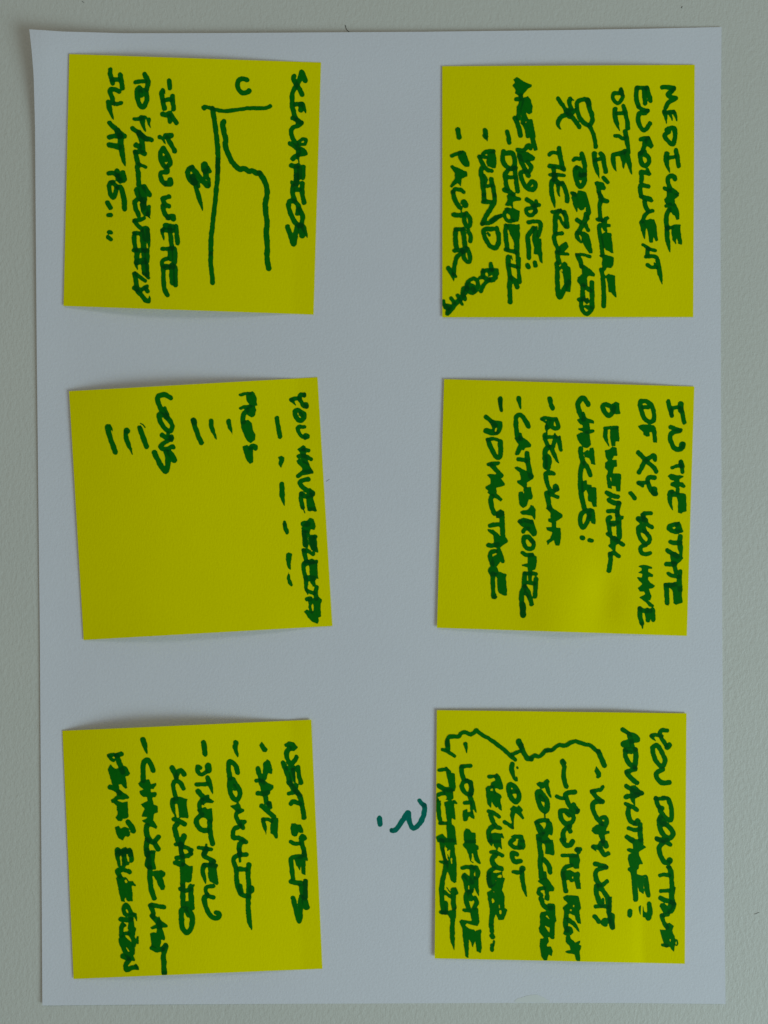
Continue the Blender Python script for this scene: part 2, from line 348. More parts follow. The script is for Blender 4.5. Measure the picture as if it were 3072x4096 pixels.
INK = [
"""
> SCENARIOS
@760 240
1530 270 1505 200 1478 160 1465 220 1440 290 1390 380 1360 440 1355 520 1362 620 1382 720 1395 760
1380 215 1372 245 1395 300 1440 370 1490 455
1400 590 1450 585 1490 585 1515 640 1542 720>
w70 1470 590 1470 665
1365 770 1420 800 1475 830
w60 1420 800 1440 850 1480 830 1440 870 1380 890 1345 930 1350 1000 1380 1070 1420 1130 1440 1200 1435 1290 1450 1365>
w45 1440 1090 1490 1055 1535 1055 1530 1110 1480 1120 1440 1110
1325 1110 1380 1140 1420 1170
1480 1185 1530 1240 1460 1250 1390 1290 1365 1310
w60 1345 1400 1400 1410 1440 1400
w75 1415 1420 1415 1520 1410 1640
w65 1500 1420 1495 1560
w60 1450 1440 1455 1560
@760 640
1410 200 1410 330 1370 350 1360 420 1375 500 1390 540
w45 1350 290 1365 340
w50 1400 395 1460 395
w62 1490 310 1490 430 1515 565
1385 545 1320 550 1310 620 1330 700 1365 780 1410 840 1460 870 1490 810 1490 730 1450 650 1430 590 1385 545
1440 650 1430 710
1295 885 1320 960 1350 1060 1375 1120 1395 1050 1405 960 1425 880 1470 860
w80 1470 890 1490 1000
1500 880 1535 960 1560 1040>
> graph
@760 240
w62 755 265 690 250 640 280 630 340 650 400 700 440 760 430 785 405
w50 190 650 175 630 210 620 300 645 420 675 520 675 680 650 830 638 980 640 1040 625 1065 610
w65 300 640 320 780 350 1000 370 1200 370 1400 368 1487
@760 640
w62 370 0 368 160 350 400 325 640 300 860 280 1060 276 1240
@380 740
w60 1537 908 1536 1000 1545 1120 1562 1300
@760 240
w70 450 820 435 850 450 950 475 1060 465 1110 490 1200 540 1320 600 1400 660 1450 720 1440 780 1480 830 1470 880 1500 920 1500
@760 640
w70 920 170 970 240 1010 330 1025 430 1015 500 1000 580 1005 660 1015 760 1025 870 1010 940 1020 1060 1030 1190 1020 1260 1035 1380 1048 1440
@380 240
1290 1420 1250 1440 1230 1510 1260 1590 1310 1640
w80 1290 1555 1310 1620
@760 640
w70 20 110 90 180 170 280 235 345
w95 190 70 200 140
w45 240 100 265 150
w75 200 150 215 220
w40 250 250 260 340
w75 40 220 70 290
w50 100 300 115 350
w60 60 270 85 380 110 470 150 600 172 690>
> IF YOU WERE
@380 240
w60 985 270 995 375
w65 900 410 885 440 900 540 920 640
w35 915 420 940 455>
w55 910 540 970 525 1010 530
w62 1030 480 1035 560 1045 650
w62 895 720 950 730 990 710 1030 760 1080 830
w55 985 740 995 820
w60 855 1020 900 1050 935 1115>
w75 940 1010 1010 1005
w62 960 1030 1010 1120 1060 1210
w62 905 1170 870 1230 875 1320 910 1400 950 1420 1000 1370 990 1310 950 1240 905 1170
w50 930 1290 940 1330
w60 950 1420 960 1490 890 1490 870 1520 890 1600 930 1650
w75 1000 1590 1000 1640 950 1640
@380 740
w60 985 155 910 175 900 200 930 260 980 280
w62 900 280 905 320 940 400 980 440
w75 970 430 1030 420 1040 450
w80 940 545 1030 560
w50 890 600 910 580
w50 890 610 900 660 918 738>
w62 990 560 1005 700 1020 810
w62 1075 550 1085 650 1095 770
w60 920 600 1030 610
w55 895 850 960 845 1030 840
w70 1000 850 1000 980
w70 1050 850 1060 950 1055 1030
w55 960 980 900 1000 890 1050 900 1080 940 1070 990 1080
w60 905 1090 910 1200 915 1330 935 1410 960 1460
w70 1020 1060 1020 1180 1030 1300
w60 1065 1090 1070 1200 1070 1330
w65 940 1095 1040 1085
> TO FALL SEVERELY
@380 240
w50 530 295 600 285 670 285
w65 655 190 700 260 700 330 685 390
w65 590 370 560 400 560 480 585 580 630 625 675 570 690 490 670 420 620 400 590 370
w60 600 410 615 470
w50 520 785 600 780 660 760
w75 620 770 640 870 675 962>
w60 715 790 715 850 740 905>
w62 500 910 570 960 660 1030 750 1060
w75 580 960 620 1060 630 1200
w70 590 980 690 1050
w70 545 1130 590 1150
w60 530 1220 600 1220 660 1245
w65 535 1230 560 1330 580 1400 560 1420 575 1520 580 1650
w48 580 1380 670 1420
@380 740
w65 650 20 690 80 725 130
w65 550 65 570 120 600 190
w100 620 50 640 200
w60 555 195 525 230 545 320 580 400
w90 640 260 655 330 680 370
w50 715 290 710 400
w70 690 380 735 448>
w80 645 200 640 300
w50 520 470 590 465 650 440
w55 520 480 570 540 620 590
w110 670 600 680 700
w60 700 600 710 720 720 845>
w55 520 640 580 640
w60 525 650 520 740 540 850
w75 620 640 640 740 650 850
w60 515 865 600 865 690 870
w65 560 880 555 960 550 1030
w65 690 880 695 960 690 1010
w50 640 880 650 960
w80 560 1020 660 1010
w60 545 1060 570 1135>
w85 650 1040 670 1170
w50 690 1060 700 1200
w40 640 1170 715 1235
w50 530 1170 600 1220 665 1275
w65 525 1180 545 1290 555 1380
w70 525 1368 600 1400
w55 640 1380 690 1345
w55 670 1370 695 1410
w60 570 1420 620 1470 670 1530 715 1550 725 1500 722 1460>
> ILL AT 75
@380 240
w60 205 130 200 180 220 250 235 310
w60 230 260 310 260
w62 335 195 350 280 365 375
w60 320 420 260 390 200 400 210 450 235 530 240 570
w55 260 580 310 580 350 570
w65 180 560 200 660 248 795>
w62 190 835 250 890 310 950 390 1010
w85 300 940 330 1010
w60 185 1025 260 1010 340 1010
w72 340 1010 345 1120 365 1250 380 1340 412 1420>
w68 190 1130 260 1140 330 1160
w58 180 1505 240 1500 290 1530
w70 290 1475 310 1580
w60 370 1490 395 1590 340 1590
w70 320 1540 335 1605
@380 740
w58 240 -40 195 -20 190 60 215 140 245 165 275 100 280 50
w55 220 -40 300 30
w65 310 30 350 40 375 140 390 230 395 320
w62 165 235 205 300
w58 180 400 210 400
w50 185 625 210 630
w50 170 690 210 720
""",
"""
> MEDICARE
@2340 280
w60 1020 230 1080 225 1150 240 1180 245 1140 290 1100 330 1150 365 1205 375 1150 410 1100 440 1070 500
P 1190 215 1208 235 1195 270 1150 300 1120 260
w55 1055 550 1070 620 1085 720>
w50 1050 560 1120 560 1180 555
w55 1120 570 1145 620 1158 675>
w55 1180 555 1205 610 1225 690>
w58 1085 790 1130 770 1185 775 1195 850 1185 940 1165 990 1100 940 1055 870 1110 820
w65 1085 1110 1075 1170 1090 1260 1130 1370>
w48 1110 1165 1200 1150
w62 1210 1065 1225 1160 1240 1270
w58 1200 1450 1180 1410 1120 1410 1100 1460 1110 1520 1130 1570
w55 1060 1570 1120 1600 1170 1600 1220 1640
@2340 780
P 1080 -70 1140 -70 1170 -20 1240 -20 1250 10 1190 50 1195 110 1180 150 1100 130 1060 100 1050 60 1085 20
w50 1075 145 1130 125
P 1130 160 1200 110 1230 170 1250 250 1250 320 1215 332 1195 280 1140 230 1100 200
w62 1120 190 1085 270 1080 350 1090 450
w62 1090 430 1090 560 1110 680 1130 760>
w40 1090 440 1160 430
P 1150 410 1180 395 1270 395 1265 450 1290 660 1240 650 1215 550 1205 650 1160 590 1145 470
> ENROLLMENT
@2340 280
w60 690 240 680 300 685 400 710 470
w55 690 235 770 235 820 240
w60 785 250 790 350 800 440
w60 825 240 850 330 870 410
w50 705 490 770 530 830 540
w60 830 540 790 575 730 570 705 640 725 730 775 800 820 770 860 710
w55 740 920 790 905 840 900
P 810 880 850 875 880 920 915 1010 880 1045 830 1010 790 950
w58 800 950 770 1050 740 1110
w60 790 1090 730 1110 735 1180 760 1250 800 1270 850 1220 835 1150 780 1110
w55 855 1380 820 1370 745 1350 755 1420 745 1480
w35 830 1320 850 1350
w55 840 1545 740 1530 735 1600 745 1680
@2340 780
P 730 0 780 5 890 30 910 75 890 100 800 80 760 60
w60 790 90 805 150 835 210
w52 895 210 840 230 790 280 765 350
w68 755 370 775 450 792 590>
P 790 340 870 315 920 325 940 380 970 600 940 615 905 540 905 630 860 638 825 450 790 400
w45 770 660 830 700 850 715
w45 830 715 930 735
w58 835 720 830 800
w50 805 820 900 810 955 835
w62 965 870 985 1000 1000 1080 1025 1185>
w48 830 930 880 960 950 960
w20 920 900 930 930
> DATE
@2340 280
w52 480 260 500 340 480 400 440 440 390 410 365 350 390 310 470 310
P 450 250 495 230 520 310 530 340 480 350 440 310
w65 400 520 395 600 420 700 462 815>
w50 420 575 520 570
w60 510 480 540 570 560 690 570 770
w65 535 820 550 900 570 1000 605 1130>
w48 400 875 450 875 500 910 540 890
w62 530 1080 450 1110 380 1130 375 1200 390 1280 422 1355>
w68 500 1110 510 1200 512 1320>
w65 550 1090 580 1200 600 1300 622 1385>
> IM HERE
w65 125 1110 130 1200 160 1330 192 1440>
w50 130 1200 200 1180
w60 210 1110 240 1150 260 1280 275 1350
w55 245 1430 300 1490
P 120 1490 160 1475 255 1500 280 1570 250 1595 215 1590 220 1659 235 1700 180 1700 160 1640 145 1540
@2340 780
w58 190 -20 220 40 210 80 195 160 200 250 205 330
w60 230 70 290 80
w50 165 325 240 340
P 220 340 265 290 305 280 330 310 300 340 290 380 335 390 335 420 290 430 300 490 240 480 215 400
w58 195 400 185 430 200 540 225 700 230 790
P 230 520 270 490 350 510 375 770 350 770 310 740 260 720 240 700 210 560
P 180 805 240 790 290 795 385 830 375 930 350 970 290 960 270 1000 225 980 230 840
w60 215 990 235 1080 250 1250 250 1470
P 270 1080 310 1045 400 1075 400 1180 415 1360 365 1320 350 1295 305 1290 300 1180
@2340 780
X w12 232 455 234 490
X w10 262 690 262 720
X P 280 1110 300 1180 305 1280 290 1270
@2340 780
> figure
@2040 280
w58 1040 400 960 390 900 420 890 480 910 590 960 680 1040 730 1090 690 1090 610 1050 490 1020 400
w70 1030 400 1050 450
w55 1050 740 1100 830 1130 950 1138 1020
w55 640 380 700 470 760 550 840 640 920 755
w58 800 380 790 430 810 520
w20 820 380 845 400
P 710 540 760 510 870 510 900 490 860 570 800 650 770 645 730 580
w60 750 590 680 620 640 680 640 740 690 800>
> TO EXPLAIN
w58 950 1110 980 1200 995 1290 990 1370
w48 840 1200 870 1175 930 1180
w60 880 1290 860 1330 870 1410 900 1510 940 1550 990 1480 990 1390 
w60 890 1300 930 1320 950 1400
w45 920 1370 935 1440
w50 930 1400 1000 1390
@2040 780
w68 850 -10 865 100 890 235>
w50 825 -20 870 0
P 900 -60 950 -60 1010 -30 1040 60 1080 240 1060 270 1015 230 1005 150 980 190 940 205 905 170 890 50
w65 1010 260 1000 330 950 410 910 500
w62 890 330 930 360
w50 1000 390 1040 470
w40 1030 280 1035 310
w55 890 500 890 560 940 610
P 920 490 990 485 1050 520 1095 740 1095 775 1050 775 970 640 940 560
w42 885 790 960 790 1060 815
w60 895 800 930 870 950 950
P 920 920 990 930 1060 980 1130 1050 1125 1085 1060 1070 1025 1080 1030 1200 940 1220 920 1180 890 1160 900 1090 960 1050 950 980
w65 970 1200 965 1290 970 1370
w55 1000 1220 1070 1270
w62 1085 1160 1090 1300 1090 1490
w60 920 1390 1000 1375 1025 1400
P 1000 1360 1060 1400 1020 1450 980 1420
w55 950 1410 945 1470 975 1550 1020 1580 1070 1540 1080 1500 1010 1490
@2040 780
X w12 935 560 948 610
X P 1000 1270 1050 1290 1055 1350 1005 1370
X P 980 1490 1030 1530 1010 1550
@2040 780
> THE RULES
@2040 280
w62 650 1040 670 1150 690 1250 712 1320
w48 520 1130 560 1095 620 1100
w58 525 1275 600 1280 700 1310
w60 580 1300 590 1400
w48 530 1390 600 1385 720 1400
w70 590 1390 600 1450
w60 560 1470 550 1560 560 1659 600 1845>
w70 580 1450 640 1500
w55 640 1550 645 1640 665 1680>
w60 700 1510 740 1600 760 1700 758 1740
w50 640 1510 700 1500
@2040 780
w45 560 225 620 215 670 200
w62 650 210 610 270 600 370 605 500
w62 720 230 750 320 755 420
w45 660 300 700 370 740 430
w40 670 200 690 230
P 690 210 720 220 740 260 700 270
w55 690 510 610 520 585 570 610 660 650 730
w55 740 650 680 690 690 740 740 690 740 660
w42 620 760 680 780 770 785
w62 625 760 640 850 650 900
w62 625 910 630 1050 630 1200 640 1320 670 1350 720 1250 780 1150
P 690 920 725 885 760 910 765 940 800 960 815 1170 800 1290 745 1280 720 1150 700 1040 670 1010 650 960
@2040 780
X P 668 1035 692 1040 700 1130 672 1165
X w12 690 280 712 345
X w14 688 995 690 1010
@2040 780
> IF YOU ARE
@1740 280
P 1040 130 1085 95 1160 140 1200 165 1285 195 1280 225 1230 250 1195 290 1165 340 1165 360 1110 340 1060 310 1075 270 1030 210 1065 170
w58 1080 390 1130 385
w60 1140 340 1150 420 1120 500 1110 590 1100 640
P 1170 370 1235 345 1270 390 1295 480 1290 560 1250 585 1210 570 1225 620 1245 660 1200 690 1170 735 1135 720 1150 600 1130 540
w62 1060 640 1100 720 1120 800 1135 870
w50 1190 720 1220 800 1230 880
P 1240 650 1290 655 1330 830 1330 920 1362 1060 1315 1075 1265 920 1250 800 1210 700
w55 1100 1060 1180 1060 1240 1000 1270 1040
P 1090 1100 1130 1080 1240 1090 1330 1160 1320 1200 1250 1215 1180 1225 1120 1200
w62 1120 1140 1150 1230 1200 1320 1240 1400
w58 1230 1220 1280 1290 1250 1350
w58 1190 1340 1140 1370 1150 1440 1200 1540 1270 1590 1330 1560 1330 1500 1290 1480 1250 1520
@1740 780
w60 1220 60 1270 90 1300 130
w45 1345 80 1345 130
w55 1310 140 1380 135
w55 1330 180 1335 230
w48 1310 170 1230 180 1210 220 1250 270 1300 260 1340 200
w52 1240 365 1310 350 1390 360 1400 430 1375 540
w62 1310 440 1250 520 1230 580 1245 700 1245 830
P 1300 420 1360 410 1370 580 1410 580 1430 910 1395 890 1370 790 1310 780 1320 700 1290 600
w60 1230 930 1240 955
w58 1325 900 1335 935
> DIABETIC
@1740 280
w58 960 820 975 880 985 965
w58 910 1080 900 1150 910 1230 960 1290 1020 1310 1060 1240 1040 1120 1000 1100 930 1110
w60 1060 1300 1070 1400 1085 1520 1100 1610
w58 960 1340 930 1390 940 1480 960 1580
w55 1000 1310 1070 1300
w50 980 1420 1060 1430
w62 925 1590 990 1620 1040 1650
@1740 780
P 950 0 1030 -30 1060 10 1140 40 1145 70 1090 75 1030 85 1035 180 1000 140 970 145 930 140 965 60
w50 960 190 920 260 960 340 1030 340
P 920 175 970 165 1040 180 1125 215 1110 350 1050 360 1010 330 995 270 960 240
w58 945 410 935 500 950 620 960 720
P 930 385 1120 390 1125 500 1120 640 1120 820 1140 830 1140 980 1080 960 1070 800 1050 720 1000 560 970 440
w58 940 725 1020 745 1070 760
w64 975 820 975 950 1000 1100 990 1200 995 1300 1000 1420
w40 1010 810 1030 870>
w50 990 930 1080 950
w62 1100 980 1110 1060 1125 1150
w60 1010 1100 1060 1140 1090 1220
@1740 780
X P 968 460 1005 540 1045 640 1050 725 990 710 975 560
X P 1015 980 1080 985 1090 1110 1050 1085 1030 1070
@1740 780
> BLIND
@1740 280
w62 665 800 680 860 700 965>
w45 655 870 670 900
w55 640 1110 700 1080 780 1080
P 700 1110 790 1055 815 1170 810 1300 760 1300 700 1280 680 1220 
w55 590 1150 620 1220 680 1310 750 1340
w50 610 1150 680 1160
w60 620 1310 610 1360 630 1480 650 1659
w45 650 1400 680 1450 670 1490
w45 660 1540 760 1535
w60 745 1450 770 1550 790 1659
@1740 780
w60 650 0 655 70
w55 640 90 740 90
w62 790 0 790 90 740 180 680 280 630 380
w48 630 380 720 370 800 310 880 275
P 720 330 800 265 880 255 890 285 750 390
w60 780 450 660 460 650 520 680 600 740 680 810 700 845 620 840 520 820 440
w35 700 510 725 535
> BOTH
w55 740 915 755 980
w50 630 1020 680 1000 760 1000
w50 640 1090 600 1100
P 720 970 840 975 850 1040 830 1110 790 1150 740 1160 720 1100 770 1090 765 1050 710 1080 700 1000
w55 640 1000 640 1080 680 1110 720 1130
w50 720 1120 650 1190 610 1280
w52 560 1130 500 1110 430 1170 420 1240 480 1300 540 1270 570 1200 560 1130
w90 450 1200 490 1220
w60 500 1240 520 1270
w60 380 1240 370 1310 400 1380
w65 430 1240 370 1340 310 1410 240 1480 180 1560
w45 300 1330 360 1450
w45 215 1370 260 1440
w50 115 1410 125 1460 170 1500 165 1580
w80 150 1480 190 1490
> PAUPER
@1740 280
w65 305 790 320 895
w45 220 1140 300 1110 350 1090
P 300 1090 370 1065 410 1100 455 1220 455 1280 400 1285 350 1240 310 1160
P 205 1280 235 1260 340 1320 425 1350 435 1410 350 1440 345 1545 300 1500 220 1560 200 1545 265 1440 260 1370
w50 380 1620 340 1590 270 1580 240 1620
@1740 780
w58 240 -40 250 20 290 110 340 170
w85 385 100 400 130
w12 345 190 348 220
w60 250 260 320 270 380 260
w55 410 240 460 300 470 380 440 420 400 380 390 310 410 240
w62 280 460 270 520 275 620 285 700
w50 270 460 370 450
w65 370 460 385 560 400 670
w55 440 470 470 540 470 615
w50 260 740 350 730
w80 400 720 370 740
w55 430 710 465 800 460 880 420 880 380 820 390 740
w58 360 760 290 830 260 930 250 1050
w62 180 970 220 1040 250 1145>
w35 250 1050 280 1080
""",
"""
> YOU HAVE SELECTED
@880 1530
w55 1120 165 1070 160 1050 210 1080 260 1110 310 1145 320
w55 1120 155 1122 175
w55 945 230 1000 210 1060 215
w60 950 225 970 255 1010 308>
w65 1140 290 1150 315
w60 1030 365 995 390 1010 460 1060 505 1110 480 1120 430 1080 390 1030 365
w45 1065 410 1085 440
w50 1120 590 1040 590 1040 640 1080 710 1130 735
w75 1140 710 1155 715
P 1025 890 1105 828 1132 850 1135 880 1060 920
P 1060 890 1140 880 1140 950 1170 1040 1190 1105 1100 1060 1070 960
w52 1110 890 1175 900
w52 1040 980 1120 975 1210 1020
P 1012 1040 1060 1010 1180 1080 1190 1110 1242 1180 1235 1210 1160 1205 1095 1190 1090 1140 1040 1090
w62 1040 1240 1100 1200 1200 1180
w58 1170 1285 1070 1310 1070 1360 1150 1430 1230 1480
P 1175 1410 1195 1402 1260 1450 1262 1500 1225 1520 1200 1490
w60 1080 1475 1075 1560 1095 1659
w60 1080 1480 1140 1510 1200 1500
P 1140 1500 1230 1500 1250 1580 1270 1659 1290 1710 1265 1710 1215 1705 1160 1680 1145 1560
@880 2030
w60 1095 0 1128 75>
P 1160 0 1265 0 1265 52 1220 45 1190 52 1165 40
w75 1105 215 1160 220
P 1140 190 1195 138 1240 160 1270 250 1255 300 1200 285 1190 345 1100 320 1080 280
w60 1110 320 1120 400 1130 500
P 1080 330 1160 300 1195 355 1160 400 1165 440 1180 480 1160 535 1120 520 1100 400
w75 1220 400 1230 460 1250 540
w48 1255 385 1270 390
P 1180 380 1280 380 1290 500 1300 595 1260 590 1210 550 1180 480 
w55 1110 570 1170 575 1235 615
w58 1115 570 1125 630 1145 700
w55 1160 720 1110 750 1115 840 1140 960 1145 1080 1165 1160>
w75 1140 740 1220 720
w48 1280 720 1210 720
P 1170 730 1290 710 1295 850 1305 945 1260 940 1270 1035 1235 1050 1200 1000 1190 900 1185 800
w75 1150 940 1240 940
w58 1285 1060 1270 1120 1280 1210
w50 1150 1095 1250 1140
w58 1155 1220 1200 1210
P 1220 1210 1310 1190 1355 1220 1350 1255 1335 1260 1335 1420 1345 1450 1310 1460 1300 1550 1225 1520 1170 1460 1110 1380 1150 1355 1200 1380 1235 1380 1240 1290 1220 1260
w50 1190 1220 1200 1300 1215 1380
@880 2030
X P 1150 795 1180 795 1192 900 1165 900
X P 1170 1030 1205 1025 1240 1060 1235 1110 1175 1080
X w16 1228 1300 1234 1370
X P 1172 500 1190 520 1220 580 1170 545
@880 2030
> BLANK
@880 1530
w58 755 475 770 560 795 720
P 772 990 810 970 852 1000 850 1040 820 1100 810 1145 775 1080 790 1030
w66 820 1350 822 1460 835 1560 858 1640>
@880 2030
w55 858 225 870 280 890 330
w35 858 190 855 235
P 880 620 910 595 960 610 940 720 938 830 900 800 878 720
P 905 880 925 890 940 960 965 1030 950 1050 900 1010 890 920
w8 910 860 910 890
> PROS
@880 1530
w42 270 165 340 145 400 145
P 345 180 390 130 435 115 460 150 485 210 492 300 430 320 390 290 355 240
w45 275 340 340 325 400 320
P 385 300 460 310 480 370 465 440 420 465 370 430 340 370
w65 360 370 310 430 310 520
P 280 520 370 490 420 540 440 630 467 690 465 760 410 800 360 780 320 700 280 600
P 300 850 360 830 380 860 440 850 440 1060 400 1078 360 1050 325 960
w55 400 870 440 840 470 850 470 880
> PROS LIST
w62 115 510 125 570 165 690>
@400 1530
w66 1240 505 1265 600 1310 720 1345 800
w75 1240 500 1250 530
w62 1475 510 1485 600 1548 760>
> CONS
w65 940 205 880 170 830 160 770 190 770 250 810 350 870 430 890 460
w40 860 340 900 420
w62 870 440 790 420 785 480 830 570 890 630 940 640 960 580 930 510 880 460
w35 900 660 910 710
w62 825 700 880 735 950 735
w55 950 720 945 760
w58 930 760 860 800 800 850 830 880 900 880 960 850 975 860
w70 725 930 770 1030 820 1120 870 1180 895 1120 900 1020 880 920
w75 920 930 960 980 985 1030
> CONS LIST
w68 100 590 120 680 160 800 200 920
w20 130 570 160 620 170 675>
w62 340 660 350 740 380 830 432 955>
w75 350 640 360 640
w64 525 600 560 700 600 800 615 850
w40 530 600 545 550>
w14 540 545 570 560 598 595
""",
"""
> IN THE STATE
@2360 1560
w55 1040 150 1060 240 1085 340
w55 1080 270 1080 330
w45 1090 240 1180 230
w75 1205 185 1205 270
w60 1210 250 1235 350 1250 430
w55 1070 490 1140 520 1200 535
w60 1190 540 1110 560 1065 610 1080 700 1120 770 1180 790 1230 760 1240 720
w65 1220 720 1215 760
w50 1200 960 1220 1040 1230 1090
w62 1205 955 1225 1010
w48 1090 1030 1150 1010 1200 1010
P 1030 1140 1080 1110 1170 1135 1245 1135 1240 1160 1195 1180 1190 1220 1230 1230 1270 1280 1250 1300 1190 1280 1190 1390 1140 1390 1140 1300 1070 1270 1075 1230 1120 1210 1060 1190
w60 1090 1350 1060 1370 1060 1450 1075 1540 1105 1605>
P 1060 1340 1110 1340 1150 1360 1275 1380 1280 1500 1280 1610 1230 1620 1215 1640 1170 1630 1170 1500 1150 1425 1080 1410
@2360 2060
w58 1155 120 1060 140 1050 180 1110 220 1180 220
P 1120 110 1185 90 1215 140 1240 220 1220 240 1150 230 1120 195 1140 160
w65 1200 285 1190 350 1200 450 1215 540 1225 575>
w60 1070 355 1120 370 1200 370
w62 1030 470 1090 510 1160 550
P 1060 500 1130 490 1235 570 1200 620 1160 650 1080 640
w62 1015 650 1070 655 1130 650
w58 1110 640 1125 700 1140 760
w55 1045 780 1100 810 1180 820
w62 1200 750 1185 850 1190 940 1195 990
w60 1005 930 1090 930 1130 920
w65 1010 930 1020 1060 1025 1170
w40 1030 1185 1042 1215>
P 1040 920 1120 890 1160 945 1220 950 1225 1160 1140 1190 1105 1170 1105 1070 1090 995 1050 960
> OF XY YOU HAVE
@2360 1560
w60 720 145 665 160 680 260 720 370 780 420 840 410 850 320 820 210 750 150
w50 700 230 770 230
P 640 480 680 460 850 465 880 500 890 660 890 700 840 695 820 560 790 560 790 610 755 625 705 595 710 560 660 520
w60 640 830 720 910 780 970 840 1020 875 1080
w60 860 920 850 870 790 900 720 960 680 1040 650 1090
w60 855 1165 790 1160 765 1200 790 1290 830 1360 870 1380
w80 855 1320 855 1370
w50 640 1230 700 1235 770 1225
w40 640 1240 700 1270
w58 540 1370 595 1435
w55 805 1635 720 1640 710 1690
@2360 2060
w62 640 50 690 50 740 70
w50 640 60 680 90
w58 700 0 730 80 770 130 820 160
w58 700 140 645 170 645 250 690 340 740 380 780 360 790 290 740 230 710 160
w50 690 210 760 240
w52 740 400 680 420 670 460 690 510 740 520 800 505
P 640 685 670 665 750 665 830 690 825 715 775 715 775 760 838 790 830 820 770 820 770 860 800 900 862 940 840 970 780 975 800 1040 815 1080 800 1125 760 1120 780 1150 855 1195 840 1225 790 1215 750 1170 660 1095 740 1050 720 1010 660 1015 640 970 690 930 700 910 620 840 630 820 690 830 695 780 640 765 690 740 690 710
w60 660 1240 665 1340 690 1440 
w60 690 1440 700 1522>
w60 660 1240 720 1270 800 1270
w60 760 1260 770 1400
w66 830 1260 840 1390
> BENEFICIAL CHOICES
@2360 1560
w60 250 210 200 190 170 220 200 300 250 340 300 300 320 230
P 270 200 340 155 390 180 400 310 350 325 310 310 260 255
w45 200 510 260 500 360 500
w62 210 550 205 620 255 750>
P 270 520 380 480 390 690 340 680 335 740 290 740 265 600
P 200 800 260 790 300 755 350 765 365 870 315 870 290 930 240 930 210 890
P 200 960 260 935 350 930 360 1020 320 1020 300 1110 390 1110 415 1120 405 1350 350 1345 345 1280 290 1270 290 1310 240 1300 215 1150 240 1080 200 1030
w58 220 1360 290 1400 370 1415
w60 250 1460 320 1500 390 1500
w60 385 1500 370 1570 360 1659
w50 240 1610 300 1605 370 1620
@2360 2060
P 335 0 395 -10 410 10 450 15 445 55 415 60 425 310 400 340 355 330 350 160
w58 270 30 240 50 250 150 265 240
w55 280 110 370 100
w45 290 125 320 135
w55 235 250 300 300 370 350 440 390
P 270 290 340 270 380 340 420 370 340 400 340 490 290 460 270 440 230 410 270 380
w55 270 520 320 505 380 545
w60 270 520 272 620 250 740
@2360 1560
X P 240 540 262 530 270 740 258 745 238 640
X w12 275 1170 282 1215
@2360 2060
> CHOICES
@1900 1560
w65 1500 190 1450 110 1400 120 1365 200 1390 300 1440 390 
P 1350 395 1420 370 1410 300 1445 290 1480 370 1530 390 1580 410 1575 445 1520 440 1525 530 1500 560 1440 560 1370 530 1370 510 1430 500 1430 470 1380 440
w45 1480 560 1570 545
P 1350 600 1400 560 1510 560 1530 650 1540 730 1500 770 1440 760 1380 700
w65 1400 780 1410 880 1430 960 1400 1080 1400 1200 1410 1380 1430 1480 1455 1580
w58 1450 970 1500 1040 1530 1130
P 1440 830 1500 795 1510 860 1525 770 1575 760 1595 990 1545 980 1520 900 1460 890
P 1410 1220 1480 1195 1490 1255 1550 1260 1545 1300 1480 1310 1440 1360 1410 1360
P 1480 1320 1530 1290 1610 1295 1615 1550 1570 1550 1550 1490 1505 1470 1500 1400
@1900 2030
w60 1530 40 1440 60 1400 120 1405 220 1440 265 1490 190 1520 110
P 1480 60 1530 10 1585 30 1600 170 1595 220 1550 210 1530 150 1490 160
w60 1420 405 1435 405
w60 1525 435 1545 440
> REGULAR
@1900 1560
w60 990 110 1015 200 1030 240
w45 890 385 920 370 990 380 1080 385
w30 890 390 940 430
w55 980 410 960 470 970 500
w52 1020 420 1020 490 1080 510 1110 480 1080 410
w48 950 480 955 560 960 600>
w52 930 590 925 650 970 740
w45 940 630 1080 620
P 1050 590 1060 570 1090 610 1070 740 1060 780 1010 740 1040 650
w55 1110 640 1120 700 1140 790
w30 1125 615 1122 650
w65 980 760 935 800 930 900 935 1020
w60 1010 760 1050 850 1090 940 1128 985>
P 920 870 980 850 1020 900 1020 970 1000 1040 980 1070 930 1060
w58 1040 1110 950 1100 940 1160 960 1240 1000 1330 1050 1340 1090 1310
w85 1070 1290 1080 1310
w48 980 1370 1040 1400 1100 1420
w66 955 1370 970 1450 990 1570
@1900 2030
P 940 10 1000 -30 1030 10 1165 95 1165 130 1080 180 1080 270 1140 270 1140 400 1120 510 1070 500 1050 430 1000 460 965 500 950 450 1000 410 1030 330 960 300 945 260 1020 260 1015 200 970 180 975 150 1010 150 1000 70
> CATASTROPHIC
@1900 1560
w60 580 110 590 160 610 260>
w62 710 480 660 390 600 330 550 360 545 450 555 560 570 650
w50 600 590 610 650
P 525 640 600 610 690 660 745 730 735 760 660 765 650 805 620 790 580 860 540 870 530 850 580 720 550 690
w65 690 840 700 940 720 1060 740 1150
w55 575 920 640 930 680 940
P 520 1030 560 1015 640 1050 700 1090 760 1120 780 1140 760 1180 690 1230 690 1310 640 1290 620 1270 560 1230 555 1200 610 1190 600 1100
P 580 1360 640 1345 650 1290 740 1290 765 1400 750 1450 710 1445 690 1540 640 1570 600 1540 580 1450
P 640 1400 650 1440 
@1900 2030
P 595 65 640 40 700 30 725 0 740 -35 780 -20 805 30 800 170 750 110 700 100 620 90
w55 600 190 600 180 660 170 750 190
w55 600 190 650 235
P 640 170 740 160 780 190 820 330 815 375 770 380 730 340 700 300 660 260 680 230
w50 640 320 660 290 710 280
w55 690 390 650 400 650 470 690 540 760 540 780 470 750 440 710 390
P 720 430 770 410 800 460 760 500 
w50 630 600 680 630 760 630
